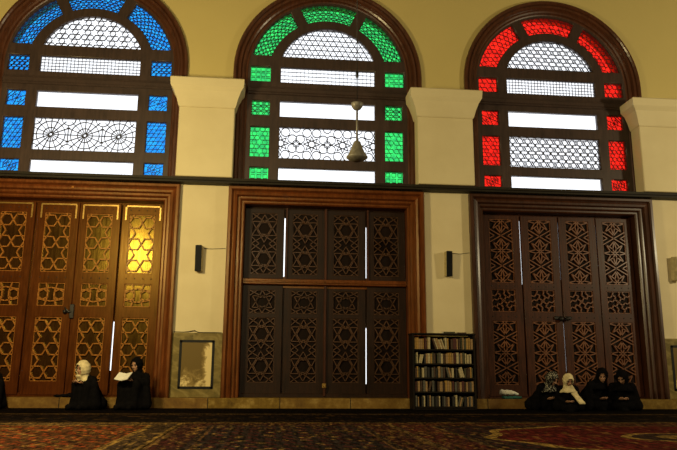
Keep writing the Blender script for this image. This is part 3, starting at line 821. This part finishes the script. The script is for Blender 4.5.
for ri, z in enumerate(ROWZ):
    x = BX - BW + .04; xe = BX + BW - .035; k = 0; gaps = {0: (8, 16), 1: (10,), 2: (3, 6, 15), 3: (9,), 4: (2, 4, 7, 10, 14)}[ri]
    lean_set = {0: range(8, 14), 1: (2, 3), 2: (12, 13, 16, 17), 3: (6,), 4: (16, 17, 18)}[ri]
    while True:
        w = rnd.uniform(.018, .036)
        h = rnd.uniform(.145, .180) if ri else rnd.uniform(.165, .192)
        if k in gaps: x += rnd.uniform(.018, .045)
        col = PAL[ri][k % len(PAL[ri])]
        tilt = 0.0; adv = w
        if k in lean_set:
            tilt = -R((19, 0, 15, 0, 0)[ri]) if ri in (0, 2) else R((0, 15, 0, 14, 16)[ri]); h *= .95
            adv = w / cos(tilt) + .002
            if ri in (0, 2) and (k - 1) not in lean_set: pass
        foot = h * sin(abs(tilt))
        need = adv + (foot if tilt and (k + 1) not in lean_set else 0)
        if x + need > xe: break
        o = put('book', book_mesh(w, h, .15, col), None)
        fy = BY0 + .012 + rnd.uniform(0, .02)
        if tilt < 0:      # leans to the left: the top lies left of the foot
            if (k - 1) not in lean_set: x += foot
            o.matrix_world = Matrix.Translation((x, fy, z + .0140)) @ Matrix.Rotation(tilt, 4, 'Y')
        elif tilt > 0:
            o.matrix_world = Matrix.Translation((x, fy, z + w * sin(tilt) + .0140)) @ Matrix.Rotation(tilt, 4, 'Y')
        else: o.location = (x, fy, z + .0140)
        if tilt < 0: x += adv
        elif tilt > 0: x += adv + (foot if (k + 1) not in lean_set else 0)
        else: x += w + rnd.choice((.0015, .003, .008, .014))
        tag(o, '%s %s book, %s from the left on the %s shelf of the bookcase' % (col, 'leaning' if tilt else 'upright', ORD[k], SHELF[ri]), 'book', 'books on the %s shelf' % SHELF[ri])
        k += 1
o = put('book', book_mesh(.03, .20, .15, 'olive'), None)
o.matrix_world = Matrix.Translation((BX + .02, -.46, BH + .0405)) @ Matrix.Rotation(R(90), 4, 'Y') @ Matrix.Translation((-.03, 0, 0))
tag(o, 'olive book lying flat on the bookcase top', 'book')
o = put('book', book_mesh(.022, .16, .12, 'brown'), None)
o.matrix_world = Matrix.Translation((BX + .26, -.44, BH + .0405)) @ Matrix.Rotation(R(90), 4, 'Y') @ Matrix.Translation((-.022, 0, 0))
tag(o, 'brown book lying flat at the right end of the bookcase top', 'book')

# ------------------------------------------------------------------ people
def hand(mb, wrist, d, n, side, curl=0.5, k=1.0):
    """palm from the wrist along d, palm side n; four unequal curled fingers and a thumb at the side"""
    wrist, d, n = Vector(wrist), Vector(d).normalized(), Vector(n).normalized()
    n = (n - d * n.dot(d)).normalized(); s = d.cross(n) * side
    p = wrist + d * .045 * k
    for q in (-.024, -.008, .008, .024): mb.capsule(wrist + s * q * .7 * k, .013 * k, wrist + d * .082 * k + s * q * k, .0105 * k, 8)
    for i, (q, L) in enumerate(((-.029, .060), (-.010, .074), (.010, .078), (.029, .070))):
        a = wrist + d * .085 * k + s * q * k; dd = d.copy(); ax = d.cross(n).normalized()
        for j, f in enumerate((.45, .32, .25)):
            ang = curl * (.35, .75, .7)[j]
            dd = (dd * cos(ang) + n * sin(ang)).normalized() if j == 0 else (dd * cos(ang) + (n - dd * n.dot(dd)).normalized() * sin(ang)).normalized()
            b = a + dd * L * f * k; mb.capsule(a, (.0092 - .0006 * j) * k, b, (.0086 - .0008 * j) * k, 8); a = b
    a = wrist + d * .02 * k + s * .026 * k; b = a + (d * .6 + s * .7 + n * .25).normalized() * .038 * k; c = b + (d * .85 + n * .5 + s * .1).normalized() * .03 * k
    mb.capsule(a, .013 * k, b, .0105 * k, 8); mb.capsule(b, .0105 * k, c, .0085 * k, 8)

def person(label, x, y, rz, lean=0.0, k=0.95, sw=.165, head_yaw=0.0, head_pitch=0.0, knees='up', wrists=((-.10, -.30, .36), (.10, -.30, .36)), scarf='cloth_black', tail=None, palms=(0, .3, 1), body_shift=0.0, scarf_k=1.0):
    t = thing('person', label, 'person', (x, y, .0125), rz, 'people seated along the step')
    K = lambda p: Vector(p) * k
    hip = K((0, 0, .125)); sp = Vector((0, -sin(lean), cos(lean)))
    chest = hip + sp * .28 * k; sh = hip + sp * .42 * k; neck = hip + sp * .50 * k
    hd = neck + (sp * .5 + Vector((0, -.25, .75))).normalized() * .135 * k
    H = Matrix.Translation(hd) @ Matrix.Rotation(head_yaw, 4, 'Z') @ Matrix.Rotation(head_pitch, 4, 'X') @ Matrix.Scale(k, 4)
    H3 = H.to_3x3()
    if knees == 'up': kn = [K((s * .14, -.31, .41)) for s in (-1, 1)]; an = [K((s * .12, -.34, .07)) for s in (-1, 1)]
    elif knees == 'kneel': kn = [K((s * .10, -.33, .09)) for s in (-1, 1)]; an = [K((s * .09, .12, .06)) for s in (-1, 1)]
    else: kn = [K((s * .33, -.30, .13)) for s in (-1, 1)]; an = [K((-s * .08, -.42 + .05 * s, .07)) for s in (-1, 1)]
    hips = [hip + K((s * .09, -.02, 0)) for s in (-1, 1)]
    shs = [sh + K((s * sw, 0, 0)) for s in (-1, 1)]
    wr = [K(w) for w in wrists]
    el = [(shs[i] + wr[i]) / 2 + K(((-1, 1)[i] * .09, .07, -.07)) for i in (0, 1)]
    # body: one continuous surface
    mb = MB()
    for s in (0, 1): mb.capsule(hips[s], .10 * k, hip + K((0, 0, .05)), .11 * k)
    mb.capsule(hip, .12 * k, chest, .115 * k); mb.capsule(chest, .12 * k, sh, .10 * k)
    mb.capsule(shs[0], .055 * k, shs[1], .055 * k); mb.capsule(sh, .07 * k, neck, .047 * k); mb.capsule(neck, .046 * k, hd - Vector((0, 0, .03)), .046 * k)
    for i in (0, 1):
        mb.capsule(hips[i], .085 * k, kn[i], .058 * k); mb.capsule(kn[i], .056 * k, an[i], .036 * k)
        ft = an[i] + K((0, -.12, -.035)) if knees == 'up' else an[i] + K((0, .13, -.03)) if knees == 'kneel' else an[i] + K(((-1, 1)[i] * -.10, -.04, -.03))
        mb.capsule(an[i] - Vector((0, 0, .02)), .036 * k, ft, .026 * k)
        mb.capsule(shs[i], .05 * k, el[i], .039 * k); mb.capsule(el[i], .038 * k, wr[i], .024 * k)
        hand(mb, wr[i], (wr[i] - el[i]) * .5 + K(((1, -1)[i] * .12, -.12, .02)), palms, (1, -1)[i], .6, k)
    hb = MB(); hb.ball((0, .012, .025), (.076, .095, .098)); hb.ball((0, -.028, -.042), (.056, .064, .068)); hb.ball((0, -.062, -.092), (.024, .022, .018))
    hb.capsule((0, -.090, .012), .008, (0, -.108, -.022), .013, 8); hb.capsule((-.013, -.096, -.026), .008, (.013, -.096, -.026), .008, 8)
    hb.capsule((-.04, -.076, .026), .010, (.04, -.076, .026), .010, 8); hb.capsule((-.018, -.086, -.056), .007, (.018, -.086, -.056), .007, 8); hb.capsule((-.014, -.085, -.067), .007, (.014, -.085, -.067), .007, 8)
    for s in (-1, 1): hb.ball((s * .04, -.062, -.02), (.022, .02, .02)); hb.ball((s * .077, .012, -.01), (.01, .02, .032))
    mb.add([H @ Vector(p) for p in hb.v], hb.f)
    me = remeshed(mb, 'body', .0078, 2)
    for v in me.vertices: v.co.z = max(v.co.z, .004)
    put('body', me, M['skin'], t)
    for s in (-1, 1):
        MB().ball(H @ Vector((s * .031, -.080, .006)), (.0125 * k, .008 * k, .008 * k), H3.normalized()).build('eye', M['eye'], t, True)
        MB().tube([H @ Vector((s * .016, -.088, .030)), H @ Vector((s * .034, -.086, .036)), H @ Vector((s * .052, -.072, .028))], .0035 * k, 6).build('eyebrow', M['hair'], t, True)
    # cloak over the whole body down to the floor
    mb = MB(); g = .028 * k
    mb.capsule(hip + K((0, .02, 0)), .15 * k, chest, .145 * k, 16); mb.capsule(chest, .145 * k, sh, .115 * k, 16)
    mb.capsule(shs[0], .078 * k, shs[1], .078 * k); mb.capsule(sh, .09 * k, neck - sp * .03, .062 * k)
    mb.capsule(hips[0] - K((.07, 0, .03)), .12 * k, hips[1] + K((.07, 0, -.03)), .12 * k)
    for i in (0, 1):
        mb.capsule(hips[i], .115 * k, kn[i], .085 * k); mb.capsule(kn[i], .083 * k, an[i] + K((0, .02, 0)), .075 * k)
        mb.capsule(kn[i], .07 * k, Vector((kn[i].x * 1.15, kn[i].y * .75, .06)), .08 * k); mb.capsule(kn[i], .07 * k, Vector((kn[i].x * 1.1, kn[i].y * .4, .06)), .09 * k)
        mb.capsule(shs[i], .074 * k, el[i], .070 * k); mb.capsule(el[i], .070 * k, wr[i] + (el[i] - wr[i]) * .0, .046 * k)
        mb.capsule(el[i], .06 * k, Vector((el[i].x * 1.1, el[i].y, .08)), .10 * k)
    mb.capsule(kn[0], .07 * k, kn[1], .07 * k); mb.capsule(an[0], .075 * k, an[1], .075 * k); fq = K((0, .13, -.02)) if knees == 'kneel' else K((0, -.12, -.03))
    for a in an: mb.capsule(a, .07 * k, a + fq, .05 * k)
    mb.capsule((kn[0] + kn[1]) / 2, .09 * k, hip, .12 * k)
    mb.capsule((kn[0] + kn[1]) / 2 + K((0, 0, -.1)), .1 * k, (an[0] + an[1]) / 2, .07 * k)
    me = remeshed(mb, 'cloak', .014, 6)
    for v in me.vertices:
        p = v.co
        f = sin(p.x * 47 + p.z * 9) * sin(p.y * 41 - p.z * 6 + 1.3) * .006 * (1.2 - min(1, p.z))
        v.co += v.normal * f
        v.co.z = max(v.co.z, .003)
    put('cloak', me, M['cloth_black'], t)
    # headscarf: hood open at the face, falling over the shoulders
    bm = bmesh.new(); bmesh.ops.create_uvsphere(bm, u_segments=36, v_segments=24, radius=1)
    dead = [f for f in bm.faces if (lambda c: c.y < -.35 and (c.x / .62) ** 2 + ((c.z + .10) / .70) ** 2 < 1)(f.calc_center_median())]
    bmesh.ops.delete(bm, geom=dead, context='FACES')
    for v in bm.verts:
        v.co = Vector((v.co.x * .095, v.co.y * .112 + .008, v.co.z * .122 + .004)) * scarf_k
        v.co += v.co.normalized() * (.004 * sin(v.co.z * 110 + v.co.x * 40))
    bmesh.ops.solidify(bm, geom=bm.faces[:], thickness=-.007)
    mb = MB(); mb.bm(bm, H)
    low = H @ Vector((0, .012, -.085)); ringsP = []; n = 28
    for j, (fr, rx, ry) in enumerate(((0, .076, .086), (.25, .080, .088), (.5, .105, .098), (.75, .160, .122), (1.0, .205, .142), (1.05, .195, .135))):
        c = low + (sh - K((0, .0, .06)) - low) * fr
        ringsP.append([c + K((rx * cos(2 * PI * q / n), ry * sin(2 * PI * q / n), .006 * sin(q * 1.8) * fr)) for q in range(n)])
    vs = [p for r in ringsP for p in r]; m_ = len(ringsP)
    fs = [(j * n + q, j * n + (q + 1) % n, (j + 1) * n + (q + 1) % n, (j + 1) * n + q) for j in range(m_ - 1) for q in range(n)]
    mb.add(vs, fs)
    if tail:
        pts = [H @ Vector(tail[0])] + [K(p) for p in tail[1:]]
        tb = MB()
        for a, b in zip(pts, pts[1:]):
            for o_ in (-.035, -.012, .012, .035): tb.capsule(a + K((o_, 0, 0)), .024 * k, b + K((o_ * 1.2, 0, 0)), .024 * k, 10)
        tm = remeshed(tb, 'tail', .01, 3)
        mb.add([v.co.copy() for v in tm.vertices], [tuple(p.vertices) for p in tm.polygons])
    mb.build('headscarf', M[scarf], t, True)
    return t, H, wr

person('person in black cloak and cream headscarf, seated below the left door', -3.66, -.46, R(-34), lean=.56, k=.91, sw=.15, head_yaw=R(-6), head_pitch=R(12), wrists=((-.08, -.36, .43), (.10, -.36, .43)), scarf='cloth_cream', tail=((-.02, -.085, -.10), (-.03, -.33, .50), (-.05, -.35, .42)), scarf_k=1.1)
_, Hm, wr = person('person in black cloak and black headscarf reading an open book below the left door', -3.00, -.46, R(-22), lean=.16, k=.91, head_yaw=R(-4), head_pitch=R(18), wrists=((-.11, -.32, .485), (.09, -.33, .475)), scarf='cloth_black', palms=(0, .3, 1))
person('black cloaked person cut off by the left edge of the photo', -5.36, -.42, R(35), lean=.3, k=.92, head_pitch=R(25))
HW = ((-.07, -.36, .19), (.07, -.37, .19))
person('hunched person in black and white checked headscarf below the right door', 3.58, -.32, R(14), lean=.90, k=.92, sw=.15, head_yaw=R(22), head_pitch=R(38), knees='kneel', wrists=HW, scarf='check')
person('hunched person in cream headscarf with a long hanging end below the right door', 3.87, -.78, R(-12), lean=.70, k=.78, sw=.15, head_yaw=R(14), head_pitch=R(34), knees='kneel', wrists=HW, scarf='cloth_cream', tail=((.03, -.06, -.10), (.12, -.37, .34), (.24, -.42, .17)), scarf_k=1.04)
person('black cloaked person bending forward right of the cream headscarf below right door', 4.40, -.34, R(24), lean=.78, k=.95, sw=.16, head_yaw=R(-45), head_pitch=R(30), knees='kneel', wrists=HW)
person('black cloaked person at the right end of the huddled group below right door', 5.00, -.44, R(-22), lean=.84, k=.94, sw=.16, head_yaw=R(-30), head_pitch=R(42), knees='kneel', wrists=HW)

# the open book held by the reader
c = (wr[0] + wr[1]) / 2
p = Matrix.Translation((-3.00, -.46, 0)) @ Matrix.Rotation(R(-22), 4, 'Z') @ (c + Vector((0, -.12, .06)))
t = thing('open_book', 'open white paged book in the hands of the black scarfed reader', 'book', p, R(-22))
for s in (-1, 1):
    m = Matrix.Rotation(R(38), 4, 'X') @ Matrix.Rotation(-s * R(14), 4, 'Y')
    x0, x1 = (0, .12) if s > 0 else (-.12, 0)
    MB().box(x0, x1, -.085, .085, .002, .014, m, bev=.003).build('page_block', M['paper'], t)
    MB().box(x0 - .003, x1 + .003, -.089, .089, -.003, .002, m).build('cover', BM['brown'], t)

# things lying on the step
def bundle(name, pts, mat, label, cat, loc, vox=.008):
    mb = MB()
    for q in pts: mb.capsule(*q)
    me = remeshed(mb, name, vox, 4)
    for v in me.vertices:
        v.co += v.normal * (.004 * sin(v.co.x * 61 + v.co.z * 40) + .003 * sin(v.co.y * 70 + v.co.x * 23))
        v.co.z = max(v.co.z, .001)
    o = put(name, me, mat); o.location = loc
    return tag(o, label, cat)
bundle('white_bundle', [((-.13, .0, .06), .045, (.02, .0, .055), .04), ((.02, 0, .055), .035, (.15, -.01, .028), .018), ((-.13, -.05, .05), .03, (.05, -.05, .045), .03), ((-.12, .05, .04), .04, (.05, .05, .04), .035)], M['paper'], 'crumpled white bundle on the step left of the checked headscarf', 'bundle', (3.17, -.10, .225))
bundle('folded_cloth', [((-.12, .0, .025), .025, (.16, .0, .025), .025), ((-.11, .05, .022), .024, (.17, .05, .022), .024), ((-.11, -.05, .022), .024, (.17, -.05, .022), .024)], M['teal'], 'flat teal folded cloth under the crumpled white bundle', 'cloth', (3.18, -.10, .172))
bundle('black_garment', [((-.24, .0, .02), .018, (.0, .0, .035), .034), ((0, 0, .035), .036, (.2, .02, .05), .048), ((-.1, .05, .02), .02, (.18, .06, .04), .04)], M['cloth_black'], 'black garment lying on the step beside the cream headscarfed person', 'cloth', (-4.15, -.10, .172))

# ------------------------------------------------------------------ carpets
def rug(name, x0, x1, y0, y1, label, **kw):
    hx, hy = (x1 - x0) / 2, (y1 - y0) / 2
    t = MB().box(-hx, hx, -hy, hy, 0, .012, bev=.004).build(name, rug_mat(name + '_pile', hx, hy, **kw), None, loc=((x0 + x1) / 2, (y0 + y1) / 2, .0005))
    return tag(t, label, 'carpet', 'carpets on the prayer hall floor')
G = (.13, .075, .02); DK = (.016, .009, .008); RD = (.055, .009, .006); NV = (.014, .012, .014)
rug('runner_carpet', -8, 9, -1.72, -.225, 'dark brown runner carpet lying along the step', field=(.004, .002, .0016), field2=(.002, .0015, .0015), bands=[(0, (.04, .02, .006)), (.05, (.003, .002, .0016)), (.2, (.006, .003, .002))], motif=4, gold=(.007, .0035, .002))
rug('runner_carpet', -8, 9, -3.44, -1.735, 'dark runner carpet with light edges, second from the step', field=(.007, .0035, .0025), field2=(.003, .002, .002), bands=[(0, G), (.05, (.004, .0025, .002)), (.25, (.010, .0045, .003)), (.32, (.004, .0025, .002))], motif=2.4, gold=(.04, .02, .007))
rug('patterned_carpet', -9, -1.93, -9.2, -3.46, 'orange brown patterned carpet at the lower left', field=(.14, .028, .007), field2=(.05, .02, .007), bands=[(0, G), (.045, (.035, .02, .010)), (.27, G), (.34, (.06, .02, .010))], motif=6)
rug('patterned_carpet', -1.92, .45, -9.2, -3.46, 'dark patterned carpet at the lower centre', field=(.045, .010, .008), field2=(.014, .010, .009), bands=[(0, (.06, .03, .012)), (.04, (.03, .008, .006)), (.3, DK), (.36, (.06, .03, .012)), (.39, NV)], motif=7)
rug('patterned_carpet', .46, 6.4, -9.2, -3.46, 'red carpet with a large curved medallion at the lower right', field=(.05, .010, .008), field2=(.014, .009, .009), bands=[(0, (.06, .035, .014)), (.035, (.045, .010, .007)), (.42, (.07, .04, .015)), (.46, DK), (.50, NV)], medallion=(1.9, 1.5, -.4, 1.0), motif=7)
rug('patterned_carpet', 6.41, 11.5, -9.2, -3.46, 'dark red carpet beyond the medallion carpet at the right edge', field=RD, field2=DK, bands=[(0, G), (.04, DK), (.4, G), (.44, RD)], motif=7)

# ------------------------------------------------------------------ light
w = bpy.data.worlds.new('World'); S.world = w; w.use_nodes = True
bg = w.node_tree.nodes['Background']; bg.inputs[0].default_value = (.94, .97, 1.0, 1); bg.inputs[1].default_value = 1.7
def point_light(loc, power, color, r):
    l = bpy.data.lights.new('hall_lamp_or_fill', 'POINT'); l.energy = power; l.color = color; l.shadow_soft_size = r
    o = bpy.data.objects.new('hall_lamp_or_fill', l); COL.objects.link(o); o.location = loc
WARM = (1.0, .79, .36)
point_light((-4.4, -5.0, 3.40), 900, WARM, .40)
point_light((9.6, -6.0, 3.9), 900, (1.0, .84, .50), .3)
point_light((-2.5, -14.0, 5.0), 1100, (1.0, .86, .50), .3)  # added fill light behind the camera, stands for no known lamp

# ------------------------------------------------------------------ camera
cam = bpy.data.cameras.new('camera'); co = bpy.data.objects.new('camera', cam); COL.objects.link(co)
yaw, pit, rol, f = 0.0970144, 0.2114979, 0.0070172, 682.187
F = Vector((sin(yaw) * cos(pit), cos(yaw) * cos(pit), sin(pit))); Rt = Vector((cos(yaw), -sin(yaw), 0)); U = Rt.cross(F)
R2 = Rt * cos(rol) + U * sin(rol); U2 = U * cos(rol) - Rt * sin(rol)
co.matrix_world = Matrix(((R2.x, U2.x, -F.x, -.944403), (R2.y, U2.y, -F.y, -11.832296), (R2.z, U2.z, -F.z, .61123), (0, 0, 0, 1)))
cam.sensor_fit = 'HORIZONTAL'; cam.sensor_width = 36; cam.lens = f * 36 / 677; cam.clip_end = 200
S.camera = co
S.view_settings.view_transform = 'Standard'; S.view_settings.look = 'None'; S.view_settings.exposure = 0; S.view_settings.gamma = 1
S.view_settings.use_curve_mapping = False
S.cycles.use_denoising = True
S.cycles.max_bounces = 8; S.cycles.transparent_max_bounces = 12
